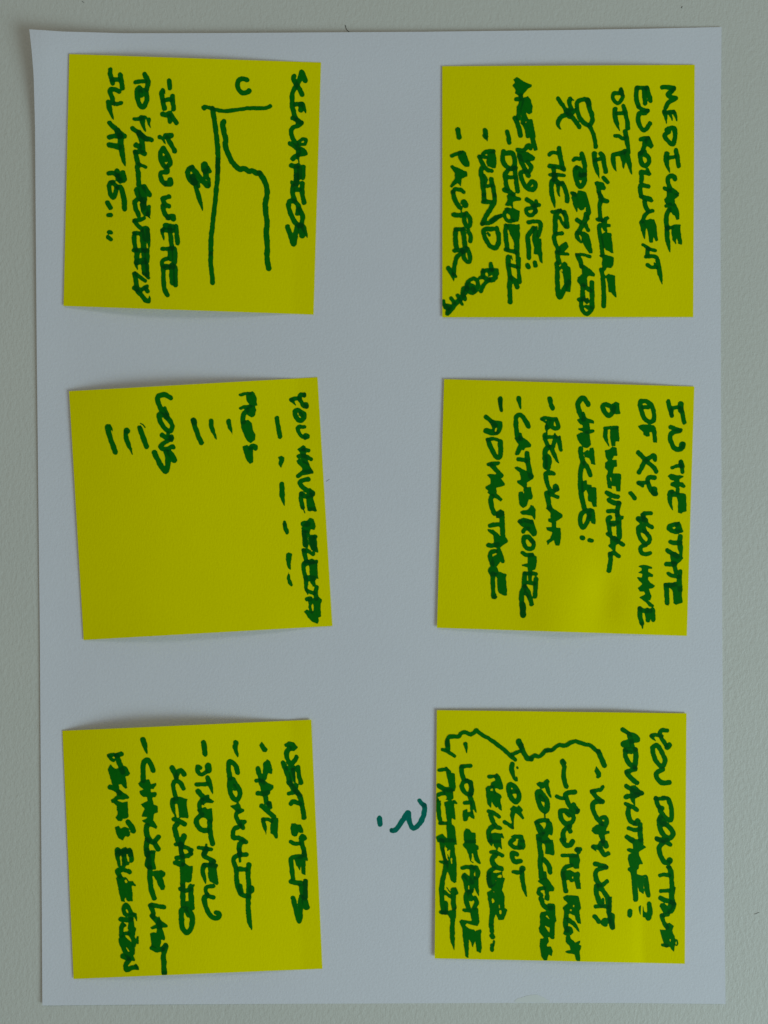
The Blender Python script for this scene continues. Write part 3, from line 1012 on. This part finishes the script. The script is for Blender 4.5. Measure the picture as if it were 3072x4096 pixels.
P 705 620 770 600 780 630 820 650 820 720 800 820 760 830 755 970 710 970 700 790 620 780 620 755 700 745
w48 665 875 740 875 810 880
w60 660 880 655 960 655 1030
w62 810 950 805 1050 795 1180
w50 700 1000 790 1010
w70 660 1050 620 1150 625 1280 635 1420
w75 640 1280 640 1430
w65 670 1060 710 1140 750 1280
w50 670 1140 700 1180
@1900 1560
X P 642 1350 650 1350 648 1440 640 1440
@1900 2030
X P 655 1170 680 1180 710 1240 720 1290 680 1280 655 1250
@1900 2030
> ADVANTAGE
@1900 1560
w64 335 120 340 200 368 305>
w50 330 130 350 270
w60 150 360 220 420 270 470
P 190 420 230 390 365 425 360 520 320 580 270 590 240 530 
w75 150 540 220 560 280 560
w62 175 670 220 780 270 870 310 900 340 850 335 680
w50 170 660 240 650 300 660
w50 180 990 240 980 310 970
w58 210 990 270 1050 350 1140
P 155 1130 200 1110 280 1120 340 1170 395 1240 390 1270 280 1295 290 1370 365 1450 340 1480 220 1400 165 1360 185 1340 140 1310 140 1280 210 1250 210 1180
w62 230 1410 210 1450 225 1560 260 1640
P 280 1620 340 1590 390 1620 390 1659 310 1700 280 1680
@1900 2030
P 285 70 340 30 390 50 395 250 405 390 437 440 430 460 350 520 330 530 395 690 395 740 360 740 330 700 320 740 290 775 240 780 200 740 240 650 290 620 270 580 290 540 260 530 240 370 170 310 170 290 240 300 300 340 340 380 335 270 320 250 260 260 180 265 170 230 240 200 330 200 325 130 280 140
w60 180 500 230 505 300 490
w60 270 580 210 600 205 680 230 750
w130 240 840 245 850
w66 235 880 240 1000 245 1100 250 1180
w50 255 1185 270 1190
P 260 870 330 860 425 890 410 930 425 1080 420 1165 400 1170 320 1140 295 1080 295 950
@1900 2030
X P 272 945 292 945 300 1140 275 1140
@1900 1560
X w14 275 545 285 505
@1900 2030
""",
"""
> NEXT STEPS
@800 2920
P 1118 195 1180 150 1250 165 1300 230 1250 275 1200 275 1190 220 1130 225
w62 1190 240 1150 300 1160 380 1200 450 1240 430 1280 360
w62 1105 435 1140 540 1180 640 1200 720
w55 1150 510 1250 500
w40 1225 520 1245 600 1262 690>
P 1180 560 1240 500 1265 500 1265 690 1250 700 1220 640 1225 690 1200 700
w58 1300 490 1310 580 1340 700
w65 1180 700 1230 760 1290 820
P 1220 720 1280 705 1305 730 1300 790 1280 780 1320 830 1360 860 1350 890 1290 880 1220 800
w50 1180 845 1250 830
w66 1320 860 1350 980 1375 1100 1380 1160
w55 1205 980 1240 950 1330 980
P 1210 1240 1260 1240 1280 1255 1340 1255 1370 1320 1370 1360 1330 1365 1305 1340 1290 1410 1250 1418 1215 1400 1200 1300
w62 1385 1435 1360 1410 1340 1450 1370 1560 1390 1659
w52 1205 1480 1260 1510 1320 1505
@800 3400
P 1350 0 1400 0 1432 120 1425 150 1400 130 1400 310 1405 340 1350 310 1340 170 1325 280 1270 180 1250 120 1350 60
w60 1340 90 1260 90 1210 120 1215 220 1235 380
w68 1210 420 1280 440 1340 440
P 1300 440 1360 460 1370 390 1400 385 1430 400 1432 650 1340 640 1320 540 
w62 1400 410 1400 520 1390 640
w62 1235 640 1265 760 1300 900 1320 945 1335 860 1330 740 1340 620
w85 1390 680 1415 760
> SAVE
@800 2920
P 820 148 895 255 880 290 830 290 790 200
P 840 440 890 388 930 410 960 520 955 585 905 565 880 650 840 690 830 640
w65 770 510 790 590 810 650
w52 745 670 800 670 850 700
P 780 640 870 690 970 735 975 770 900 850 920 990 860 990 830 870 780 700
w62 770 840 840 845 900 830
w62 920 970 930 1020
w62 820 1010 900 1080 980 1150
P 880 960 940 960 950 1030 890 1030
w48 840 1190 890 1185 950 1210
w50 835 1190 860 1290 878 1390>
P 950 1170 1040 1165 1030 1440 1000 1440 970 1390 935 1370 940 1240
> COMMIT
w66 475 170 470 240 510 385>
w65 500 565 470 470 400 420 380 460 385 560 400 640
w64 400 660 390 740 410 850 470 930 510 910 530 850 510 770 460 700 440 650
w50 450 740 465 780
P 400 1010 470 985 510 960 540 1000 545 1040 590 1050 590 1080 530 1110 480 1080
w58 510 1080 480 1120 490 1180 530 1250
w60 590 1220 540 1230 570 1300
w58 540 1280 460 1310 440 1370 440 1430 500 1430 550 1450 610 1485
w65 570 1480 530 1510 520 1580 530 1659
@800 3400
w58 520 0 540 60 615 60
w62 520 60 450 110 455 180 480 260 485 360 500 480 540 580 600 610 640 610
w30 525 100 530 150
w62 530 480 545 560
w60 520 250 610 260
w66 650 195 640 300 645 420 650 560 640 700 645 850 660 960 690 1080>
w80 680 510 680 540
> START NEW
@380 2920
w68 1440 165 1465 320
w55 1400 500 1360 490 1370 560 1420 590 1480 550
w85 1500 480 1510 530
w55 1345 725 1490 715
w70 1495 640 1530 730 1565 860>
w68 1365 815 1430 880 1500 930
P 1395 920 1480 860 1515 860 1520 900 1585 945 1560 975 1480 960 1430 1000 1400 980
w60 1420 930 1390 990 1390 1060
w45 1440 980 1450 1010>
P 1350 1060 1470 1020 1490 1050 1550 1040 1568 1190 1550 1250 1500 1210 1470 1170 1410 1160 1390 1110
w66 1420 1120 1350 1190 1360 1270 1420 1330 1500 1330
w66 1520 1220 1530 1360 1560 1510
w50 1375 1560 1450 1570 1545 1585
w30 1475 1520 1475 1550
w70 1480 1580 1450 1640
@380 3400
w60 1470 0 1440 70 1500 110 1580 150
w52 1580 150 1530 180
w62 1450 200 1430 290 1460 400 1472 465>
w60 1450 200 1520 200 1600 210
P 1500 180 1570 180 1630 200 1610 260 1640 440 1620 465 1570 440 1520 420 1500 300
w55 1570 480 1490 490 1470 540 1500 600 1570 630
w66 1490 600 1450 640 1460 720 1500 820 1560 890 1630 900 1650 850 1610 830
> SCENARIO
@380 2920
w70 1025 505 1060 580 1080 630
w62 1080 620 1110 550 1150 545 1185 590
w60 1175 780 1130 700 1070 680 1040 720 1050 820 1080 910
w62 1030 930 1030 1000 1050 1090 1078 1165>
P 1020 900 1120 880 1180 910 1225 920 1215 950 1240 1175 1190 1165 1120 1165 1110 1050 1090 980 1030 980
w62 1050 1185 1120 1210 1190 1250
w68 1090 1250 1060 1300 1080 1400 1110 1490 1150 1540
w75 1180 1410 1150 1500
w50 1070 1520 1150 1510
w62 1130 1530 1150 1659
w52 1170 1550 1240 1570 1280 1640
@380 3400
w58 1280 0 1260 60 1180 90 1080 105
w58 1140 0 1160 80 1170 180
w70 1070 170 1150 190
P 1130 200 1190 170 1250 210 1300 215 1290 330 1275 420 1240 435 1200 420 1190 500 1130 480 1130 300
w66 1165 480 1165 600 1170 740
w55 1130 515 1210 540 1270 520
w68 1270 480 1275 600 1290 770
w40 1310 465 1320 500>
w45 1220 700 1225 750
w66 1200 780 1150 800 1150 950 1170 1050 1220 1095 1270 1050 1290 950 1280 850 1230 790
w50 1210 800 1235 870
> CHANGE LAST
@380 2920
w72 635 125 660 200 695 330>
w66 770 535 730 430 690 400 650 430 640 520 640 670
P 570 710 620 670 720 655 740 720 810 700 820 730 780 780 735 780 740 830 810 825 820 850 800 890 760 890 780 990 830 1010 835 1090 780 1110 775 1200 830 1280 810 1310 760 1290 690 1260 630 1205 690 1180 700 1150 620 1150 660 1040 610 990 700 940 690 890 640 890 600 850 590 810 650 790 590 750
w72 690 1270 680 1340 700 1420 720 1460
w60 690 1450 770 1490 820 1450 845 1420
w66 790 1500 840 1580
w68 690 1480 680 1560 690 1659
w40 750 1620 780 1620
@380 3400
w68 690 0 710 100 720 220
P 700 20 760 15 800 50 795 140 805 260 700 260 660 220 660 170 680 100
w66 730 240 730 360 740 480 760 560 790 640
P 780 280 880 265 935 300 930 340 900 370 930 480 920 530 880 530 840 480 820 410 770 340
w60 915 760 830 745 750 730
w62 735 740 775 830 770 890
w68 760 870 850 970 860 1020
P 830 920 850 885 890 940 970 1000 960 1025 890 1030 935 1180 920 1200 880 1190 860 1290 800 1300 750 1280 735 1110 780 1095 820 1110 820 1040 760 1055 735 1030 810 990
w60 760 1300 820 1330 890 1320
w58 940 1260 900 1310
w68 940 1280 910 1400 915 1500 920 1640
@380 3600
w66 920 976 925 1070 930 1120 
> YEARS ELECTION
@380 2920
w40 180 350 230 395 250 400
w45 180 340 250 330
w62 280 340 350 320
w66 290 340 320 430 370 560
P 170 520 205 455 240 500 280 520 380 475 420 490 470 580 440 610 400 610 428 770 400 780 350 710 310 720 320 780 240 740 200 640
w60 200 760 270 790 330 840
P 280 800 330 790 455 890 440 915 300 930 220 970 210 930 290 870
P 240 960 290 930 370 970 430 950 445 1150 420 1180 370 1170 350 1210 300 1205 275 1160 300 1130 290 1010
w68 440 1220 490 1290 510 1340
P 265 1290 310 1270 340 1310 390 1285 440 1300 470 1400 440 1420 400 1410 370 1465 310 1440 285 1380
P 265 1640 300 1590 380 1590 410 1550 440 1590 490 1600 510 1680 270 1680
@380 3400
w66 300 0 300 80 340 200
w40 340 40 390 210
w66 390 0 410 150 420 170
w62 460 0 480 90 485 140
w50 300 20 470 10
w60 460 290 380 265 300 280 330 350
P 280 380 330 320 380 370 410 360 450 410 500 415 545 470 530 480 490 470 500 680 430 685 405 640 400 690 350 680 310 520
w55 420 860 390 830 380 760 420 730 460 800 480 840
w60 340 920 420 930 480 920
w55 530 860 545 900 555 950>
P 440 850 520 830 540 870 510 890 520 1020 545 1040 530 1140 550 1240 540 1290 500 1280 480 1190 430 1130 440 1000 450 940
w64 370 990 350 1040 350 1130
w35 400 1000 405 1050
w45 390 1110 450 1110
w30 565 1160 565 1235
P 310 1180 360 1130 430 1150 480 1230 530 1310 530 1380 500 1400 530 1450 530 1480 490 1470 430 1450 390 1390 330 1270
w68 370 1410 440 1440
w62 450 1460 410 1530 420 1590 500 1560 550 1560
w35 540 1530 570 1580
@380 3400
X w14 340 80 352 200
X w12 425 60 440 150
X w26 408 408 416 425
X w14 402 640 406 685
X w18 422 800 430 820
X w28 402 1035 425 1065
X P 400 1135 445 1145 462 1202 435 1180
X w12 420 1300 450 1345
@380 3400
""",
"""
> YOU DONT TAKE
@2280 2860
w55 1290 205 1210 205 1195 260 1230 330 1280 410
w75 1320 400 1290 425
w50 1220 280 1140 265 1080 270
w50 1075 275 1100 310 1145 350>
w62 1140 400 1100 430 1110 530 1150 620 1210 680 1250 650 1260 590 1230 520 1200 460 1170 410 1140 400
w62 1230 720 1150 770 1150 820 1200 890 1260 905 1320 895
w60 1140 1100 1170 1200 1220 1300 1290 1380 1340 1390 1350 1320 1340 1220 1310 1120
w50 1130 1110 1230 1110 1290 1100
w40 1230 1090 1260 1090
w50 1180 1220 1230 1240
w66 1200 1350 1180 1420 1220 1560 1290 1630 1350 1620 1365 1560 1310 1480 1240 1440
w90 1210 1390 1240 1440
w55 1150 1640 1240 1659 1290 1659
@2280 3360
w55 1150 -10 1240 20 1330 60
w66 1230 40 1185 100 1200 200 1250 290 1310 300
w80 1325 270 1330 275
w66 1320 370 1345 450 1350 570 1355 640 1350 750 1360 830
w40 1295 360 1320 360
w48 1195 470 1250 460 1320 470
w50 1205 680 1310 670
w30 1390 640 1388 710>
w60 1200 770 1260 800 1330 820
w55 1390 850 1350 940 1320 950
P 1330 800 1390 800 1405 850 1330 970 1250 980 1190 880 1200 840 1250 840 1310 900 1300 860
w58 1220 1000 1240 1080 1290 1160
w50 1230 1000 1300 990
P 1270 1120 1320 1095 1380 1140 1360 1200 1400 1330 1380 1500 1330 1420 1260 1425 1220 1300 1195 1190 1270 1190
w45 1230 1395 1290 1405
w14 1390 1340 1420 1330 1430 1370 1420 1400 1390 1390
@2280 3360
X w14 1330 1325 1332 1350
X w16 1210 1180 1235 1175
@2280 3360
> ADVANTAGE
@2280 2860
w58 695 195 770 240 850 270 890 300 895 335 840 340 780 360 710 370 710 400 780 410
w60 780 250 810 330 830 410
w58 740 460 870 460
w62 730 470 740 560 800 660 860 700
w66 870 460 875 580 860 680
w48 770 490 810 500
w58 870 720 750 755
w62 750 770 820 850 890 900
w62 750 945 840 1000 950 1035
P 800 940 870 935 980 1035 970 1060 860 1110 865 1200 830 1170 800 1120 800 1050 
w60 740 1085 840 1070 900 1060
w55 740 1180 810 1210 890 1260
w65 780 1240 770 1310 800 1400 850 1440
w75 900 1410 880 1440
w62 935 1450 930 1560 940 1659
w55 780 1500 850 1525 930 1510
w60 755 1620 830 1659
@2280 3360
P 760 0 970 -20 975 60 1008 95 910 160 920 210 970 320 920 325 915 380 885 390 890 450 960 475 1010 455 1035 480 1070 740 1050 765 1015 760 975 570 975 715 920 680 890 540 908 800 890 822 850 822 835 790 810 440 760 400 770 370 800 360 765 260 780 200 830 170 760 150 755 120 790 110 840 120 830 50
w60 795 945 795 1000
w66 945 900 960 970 1020 1010 1045 1040 1060 950 1050 850
> WHY NOT
@2280 2860
P 350 682 410 760 415 820 370 845 340 835 350 800 325 750
w50 435 955 410 990 350 1000 290 1010
w62 295 1015 350 1090 410 1140
w62 430 1150 340 1150 300 1190 310 1270 360 1370 420 1440
w55 420 1360 470 1360 490 1410 480 1450 430 1440
P 300 1500 340 1460 400 1450 500 1480 480 1520 470 1540 520 1540 525 1570 460 1590 470 1690 410 1690 380 1580 330 1580 290 1540
@2280 3360
w45 430 0 440 60
w60 410 40 400 90 430 160 460 200 510 180
w70 470 40 480 80
w58 390 100 310 90
w50 300 90 350 155>
w62 335 315 420 340 480 355
w62 480 360 380 390 340 440 350 530 400 600
w55 490 550 440 590
w64 350 610 350 700 390 820 430 870
w64 380 610 450 690 500 770 510 880 520 980 550 1100 565 1160
P 500 760 560 750 550 960 590 980 598 1180 570 1190 530 1150 500 1000
w48 340 885 430 880 500 890
w60 330 1015 385 1085
w62 510 1080 460 1060 440 1100 470 1120
w25 440 780 440 830
> YOURE RIGHT
@1980 2860
w60 890 620 920 690 910 800 930 900 950 950
w40 900 600 930 640
w62 1060 1020 1000 1030 940 1050 950 1110 1000 1220 1080 1290
w45 820 1080 870 1105 920 1110
w45 1040 1180 1100 1260
w45 1090 1290 1110 1260
w62 930 1270 870 1280 880 1370 930 1440 990 1440 1040 1400 1040 1340 990 1290 930 1265
w45 950 1310 990 1340
w62 990 1480 930 1520 900 1580 920 1659
w55 980 1500 1000 1545
@1980 3360
w66 890 0 930 60 990 70 1030 20
w55 1090 120 1110 160
w55 1080 130 1130 125
w45 895 205 960 205 1080 210
P 985 210 1110 190 1130 260 1115 380 1060 385 1010 340 985 300
w58 1010 340 940 360 905 420 910 500 940 680
P 880 420 1000 395 1060 430 1110 420 1130 450 1125 500 1142 650 1080 650 1050 520 1040 560 1000 560 980 530 900 530
w50 960 690 970 670>
P 905 760 950 735 1110 740 1130 840 1147 900 1120 940 1142 1110 1100 1110 1050 1000 980 975 975 1040 920 1050 915 940 895 900 970 840 920 800
w66 940 1060 940 1140 960 1200
w62 980 1060 1060 1130 1125 1230>
P 940 1140 1020 1150 1040 1220 1010 1260 990 1250 1000 1300 1070 1360 1140 1325 1130 1370 1100 1385 1140 1400 1140 1450 1125 1470 1130 1645 1080 1590 1060 1520 1000 1510 930 1490 935 1475 1000 1460 990 1410 940 1360 935 1300 950 1270 905 1250
@1980 3360
X w12 1045 870 1045 885
X w12 1000 930 1010 935
X w12 1030 490 1032 510
X w14 1005 1140 1030 1150
@1980 3360
> TO BE CAUTIOUS
@1980 2860
P 540 910 590 885 640 895 690 845 720 860 725 890 710 900 752 1105 720 1085 680 1010 660 960 640 975 600 970
w68 600 1020 565 1030 575 1120 600 1210 640 1270 680 1270 695 1200 680 1120 640 1070 600 1020
w55 600 1080 640 1130
w22 655 1300 665 1360
w62 555 1430 580 1520 620 1580
w55 560 1420 640 1395 700 1400
P 690 1380 720 1400 755 1420 772 1560 750 1595 710 1580 700 1620 740 1659 740 1700 640 1700 550 1659 545 1590 600 1560 640 1560 660 1530 680 1440
w40 600 1470 650 1560
@1980 3360
w66 590 -10 595 100 610 200 600 300 610 420 620 500
P 620 20 690 0 770 0 790 190 770 205 730 190 670 180 665 70
w62 650 260 710 330 735 430
w45 660 440 670 500
P 565 545 620 515 690 500 790 640 780 680 720 680 720 800 700 810 660 790 660 690 640 600
w52 650 640 590 650 580 700 620 730
w66 610 780 640 860 690 900 750 900
P 680 860 710 840 795 850 800 1020 815 1070 790 1110 790 1310 750 1320 720 1290 650 1300 590 1220 580 1170 600 1130 600 980 620 955 720 950
P 600 1310 710 1300 720 1350 690 1390 740 1415 765 1480 750 1545 710 1510 690 1590 660 1600 620 1550 595 1410
@1980 3360
X w30 632 685 634 690
X w18 650 720 655 730
X P 655 1132 722 1165 722 1228 695 1185
X w12 690 1010 722 1050
X P 690 1392 760 1400 760 1412 700 1412
@1980 3360
> OK BUT
@1720 2860
w62 1090 650 1085 720 1110 820 1145 890>
w20 1150 830 1155 870
w28 1160 695 1165 705
w64 1070 920 1040 960 1070 1080 1110 1140 1150 1150 1180 1100 1175 1030 1120 950 1070 920
w55 1090 1020 1160 1020
P 1055 1250 1110 1205 1160 1230 1180 1200 1200 1220 1240 1260 1210 1290 1250 1370 1230 1385 1190 1350 1130 1290 1110 1440 1080 1400 1060 1330 1080 1280
w48 990 1420 1050 1460 1090 1490
w30 1100 1440 1100 1500
P 1070 1610 1120 1585 1240 1595 1260 1690 1200 1690 1180 1640 1120 1640
@1720 3360
w58 1110 0 1070 30 1080 70 1130 100 1200 100
P 1170 0 1260 0 1265 100 1240 130 1180 120 1160 60
w60 1155 190 1130 175 1090 180 1100 250 1130 290 1200 280
w50 1105 425 1200 435
w75 1230 380 1230 390
w62 1220 400 1230 520 1250 650 1282 750>
> REMEMBER
@1720 2860
w45 785 820 870 810
P 840 800 890 775 930 810 970 930 970 980 930 990 880 970 860 970 800 960 810 900 870 870
P 735 970 770 940 860 930 800 1000 900 1040 940 1060 950 1100 930 1110 955 1270 920 1250 900 1220 880 1235 840 1190 820 1110 810 1235 770 1190 750 1080
w22 840 960 865 1040
w50 780 1280 850 1300 920 1350
w58 800 1330 830 1400 880 1480 930 1500
w64 840 1480 780 1540 795 1659
P 790 1580 870 1560 960 1580 950 1600 945 1700 790 1700
w20 950 1580 970 1630
@1720 3360
P 770 0 945 0 955 125 910 90 895 140 850 80 840 40 820 85 780 40
w50 810 160 870 165 960 210
w64 870 200 825 250 850 330 900 370 950 380
w60 850 380 790 420 780 520 800 610
w120 810 480 815 560
P 860 440 960 420 965 500 995 510 950 670 985 710 990 900 1020 930 1010 1000 970 1060 910 1060 870 980 850 1060 840 1140 780 1130 800 920 770 800 760 700 820 660 800 620 880 560 870 500 910 495 935 490 930 460 870 500
w60 815 1150 820 1210
w60 825 1270 835 1290
w25 850 1340 845 1400
w52 825 1400 825 1460
@1720 3360
X P 825 770 860 815 825 840
X w16 920 860 922 900
X w26 932 950 936 975
X w26 915 487 938 482
X w14 840 675 848 690
@1720 3360
> LOTS OF PEOPLE
@1720 2860
w62 470 385 480 440 490 515>
w50 420 680 540 675
w60 420 690 420 760 450 850
w55 490 870 430 910 430 980 480 1040 540 1060
w55 490 870 530 900 555 980 550 1050
w66 540 900 550 980 530 1060 560 1150 580 1210 615 1300>
w48 460 1170 540 1160
w30 545 1200 560 1300
P 435 1270 490 1250 500 1290 560 1280 595 1350 590 1380 550 1370 520 1330 490 1410 440 1410
P 445 1560 480 1510 530 1520 550 1560 605 1570 610 1700 470 1700 450 1650
@1720 3360
P 440 60 470 20 460 0 605 0 590 50 640 80 645 120 620 140 675 310 650 315 600 270 570 170 550 180 575 310 540 280 490 130 450 90
w50 430 375 490 360 590 370
w62 550 360 560 450 555 560
w60 610 370 640 440 610 500
w60 610 520 620 640 650 750>
w62 450 490 480 580 490 660
w66 460 470 540 550 550 660
w60 550 680 490 710 480 800 510 900
w58 600 770 620 830 590 900
w60 520 710 550 780
w40 450 930 530 945
P 530 910 640 900 655 1090 630 1140 570 1130 490 1100 470 1130 520 1180 600 1200 680 1190 680 1220 670 1250 690 1440 670 1500 620 1480 600 1330 570 1430 540 1350 515 1310 510 1570 470 1550 440 1300 430 1180 390 1080 420 1055 560 1080 540 1010
@1720 3360
X P 530 815 575 815 575 860 545 880 525 850
X w24 592 450 594 472
X w14 515 610 515 650
X P 545 280 570 180 580 240 590 300
X w18 600 1195 603 1205
@1720 3360
> PREFER IT
@1720 2860
w45 120 735 200 725 260 755
w30 215 700 240 730
P 210 760 290 770 330 780 340 960 330 1020 290 1000 260 960
w62 120 940 190 980 280 1000
P 170 990 260 970 310 1010 310 1110 280 1130 220 1130 120 1150 85 1150 85 1080 110 1110 200 1110 230 1080 180 1050
w50 180 1040 110 1060
w68 110 1160 120 1280 150 1420
P 190 1160 280 1130 320 1150 335 1390 290 1370 290 1450 330 1480 350 1690 240 1690 220 1500 210 1300
w30 320 1145 345 1170
w48 130 1440 210 1440
P 80 1620 170 1580 220 1640 230 1690 100 1690
@1720 3360
w62 150 10 180 150 210 280
P 110 -20 300 -20 330 0 360 60 320 60 355 320 350 560 320 570 280 540 240 420 210 330 130 300 120 280 180 270 160 100 200 100 270 290 270 120 220 160 200 60
w64 215 320 190 440 160 600 155 740 170 880 190 960
w55 150 960 220 965
w40 215 830 220 930
w45 190 690 270 750
w66 310 660 310 800 320 900
w25 340 640 360 700 340 720
w12 225 630 270 700
P 130 940 230 950 290 930 350 880 345 1020 330 1050 330 1250 323 1465 280 1370 265 1300 270 1050 230 990 150 990
@1720 3360
X P 195 95 225 110 230 190 245 280 215 240
X w18 285 250 290 310
@1720 2860
X P 125 1130 165 1072 215 1085 222 1105 190 1130
X P 145 1205 195 1205 225 1410 165 1410
@1720 3360
> BRACE
@1720 2860
w45 325 545 260 500 200 470 165 460
w62 240 460 230 350 
w52 230 400 230 330 260 290 320 285 380 285 420 240 480 230 530 255 580 240 610 205 650 230 720 285 780 310 890 390 980 460 1090 560 1130 590
w48 1090 530 1120 510 1200 480
w75 1180 350 1210 420
w66 1210 400 1240 490 1290 570 1340 585
w52 1340 580 1380 540 1450 550 1500 510 1540 470 1610 470
@1980 2860
w52 680 475 750 470 800 430 860 400 940 405 1000 370 1070 350 1130 370 1200 395 1260 400 1320 450 1380 490
w66 1370 480 1400 550 1440 640 1455 670
""",
"""
> QUESTION
@1460 3140 300
w100 1205 345 1250 410 1320 450
w112 1310 450 1320 540 1290 700 1210 850 1110 945 1050 940 1000 850 970 700 960 610 900 680 800 830 710 960 640 1005 600 1010
w50 590 980 580 1010
w120 320 740 335 860
"""
]

LABELS = [
 'yellow sticky note with a hand-drawn line graph under the heading SCENARIOS',
 'yellow sticky note crowded with eight text lines around a small stick-figure doodle',
 'tilted yellow sticky note with short dash lists under PROS and CONS, lower half empty',
 'yellow sticky note reading IN THE STATE OF XY, with three dashed choices',
 'yellow sticky note headed NEXT STEPS, its upper edge bowed off the paper',
 'yellow sticky note with a wavy curly bracket beside its lines, next to the question mark',
]
LINES = {
 'SCENARIOS': ('heading', 'heading reading SCENARIOS'), 'graph': ('graph_drawing', 'line graph with axes marked C and %'),
 'figure': ('figure_doodle', 'stick figure doodle with round head'), 'BRACE': ('curly_bracket', 'wavy curly bracket'),
 'BOTH': ('handwriting', 'slanting word BOTH written across the corner'),
 'BLANK': ('blank_line', 'dashes left as a blank to fill in'), 'PROS LIST': ('list_dashes', None), 'CONS LIST': ('list_dashes', None),
 'NEXT STEPS': ('heading', 'heading reading NEXT STEPS'),
}
for k in range(6):
    note, hf, uv, (W, Hh) = make_note(k)
    tag(note, LABELS[k], 'sticky note', 'yellow sticky notes on the white sheet')
    A = np.array([uv(0, 0), uv(1, 0), uv(0, 1)])
    def clip(X, Y):
        u = A[0][0] + X * (A[1][0] - A[0][0]) + Y * (A[2][0] - A[0][0])
        v = A[0][1] + X * (A[1][1] - A[0][1]) + Y * (A[2][1] - A[0][1])
        return 1.5 - np.minimum(np.minimum(u, 1 - u) * W, np.minimum(v, 1 - v) * Hh)
    for n_, (nm, strokes) in enumerate(parse(INK[k])):
        kind, lab = LINES.get(nm, ('handwriting', None))
        o = ink_mesh(kind, strokes, hf, M_INK, note, (0.030 + 0.006 * n_) * MM, clip, seed=100 * k + 3 * n_)
        if lab: o['label'] = lab

for nm, strokes in parse(INK[6]):
    o = ink_mesh('question_mark', strokes, sheet_z, M_TEAL, sheet, 0.03 * MM, seed=901)
    o['label'] = 'teal question mark written sideways on the bare paper'

# faint beige smudge on the sheet's lower edge
sm = np.array([(2050, 4010), (2075, 3992), (2120, 3981), (2150, 3979), (2175, 3990), (2200, 4004), (2196, 4010), (2120, 4010)], float)
o = ink_mesh('smudge', [(sm, 0, True, False)], sheet_z, M_STAIN, sheet, 0.03 * MM, seed=950)
o['label'] = 'faint beige smudge at the edge'

# ------------------------------------------------------------------ stray hairs and lint
def fibre(name, pts, r, label, cat, onsheet=False):
    cu = bpy.data.curves.new(name, 'CURVE'); cu.dimensions = '3D'
    sp = cu.splines.new('POLY'); P = spline(np.array(pts, float), 6)
    sp.points.add(len(P) - 1)
    for q, (px, py) in zip(sp.points, P):
        z = (sheet_z(px, py) if onsheet else 0) + r + 0.00003
        q.co = (*world_xy(px, py, z), z, 1)
    cu.bevel_depth = r; cu.bevel_resolution = 2; cu.use_fill_caps = True
    tmp = bpy.data.objects.new(name, cu); S.collection.objects.link(tmp)
    dg = bpy.context.evaluated_depsgraph_get()
    me = bpy.data.meshes.new_from_object(tmp.evaluated_get(dg))
    bpy.data.objects.remove(tmp)
    o = link(name, me)
    if not me.materials: me.materials.append(M_FIBRE)
    else: me.materials[0] = M_FIBRE
    tag(o, label, cat)
fibre('hair', [(1381, 100), (1384, 112), (1389, 121), (1396, 127)], 0.00008, "short dark curved hair at the sheet's upper edge", 'hair')
fibre('lint', [(2726, 32), (2728, 28), (2729.5, 25)], 0.00007, 'tiny dark speck on the desk near the upper right corner', 'lint')
fibre('lint', [(3018, 3657), (3024, 3655), (3030, 3652), (3037, 3650)], 0.00004, 'thin grey lint thread on the desk right of the sheet', 'lint')
fibre('lint', [(1306, 1926), (1311, 1921), (1318, 1918)], 0.000035, 'tiny hair on the white paper beside the PROS and CONS note', 'lint', True)
fibre('lint', [(328, 4), (332, 8), (336, 9)], 0.00005, 'dark speck on the desk above the upper left corner', 'lint')
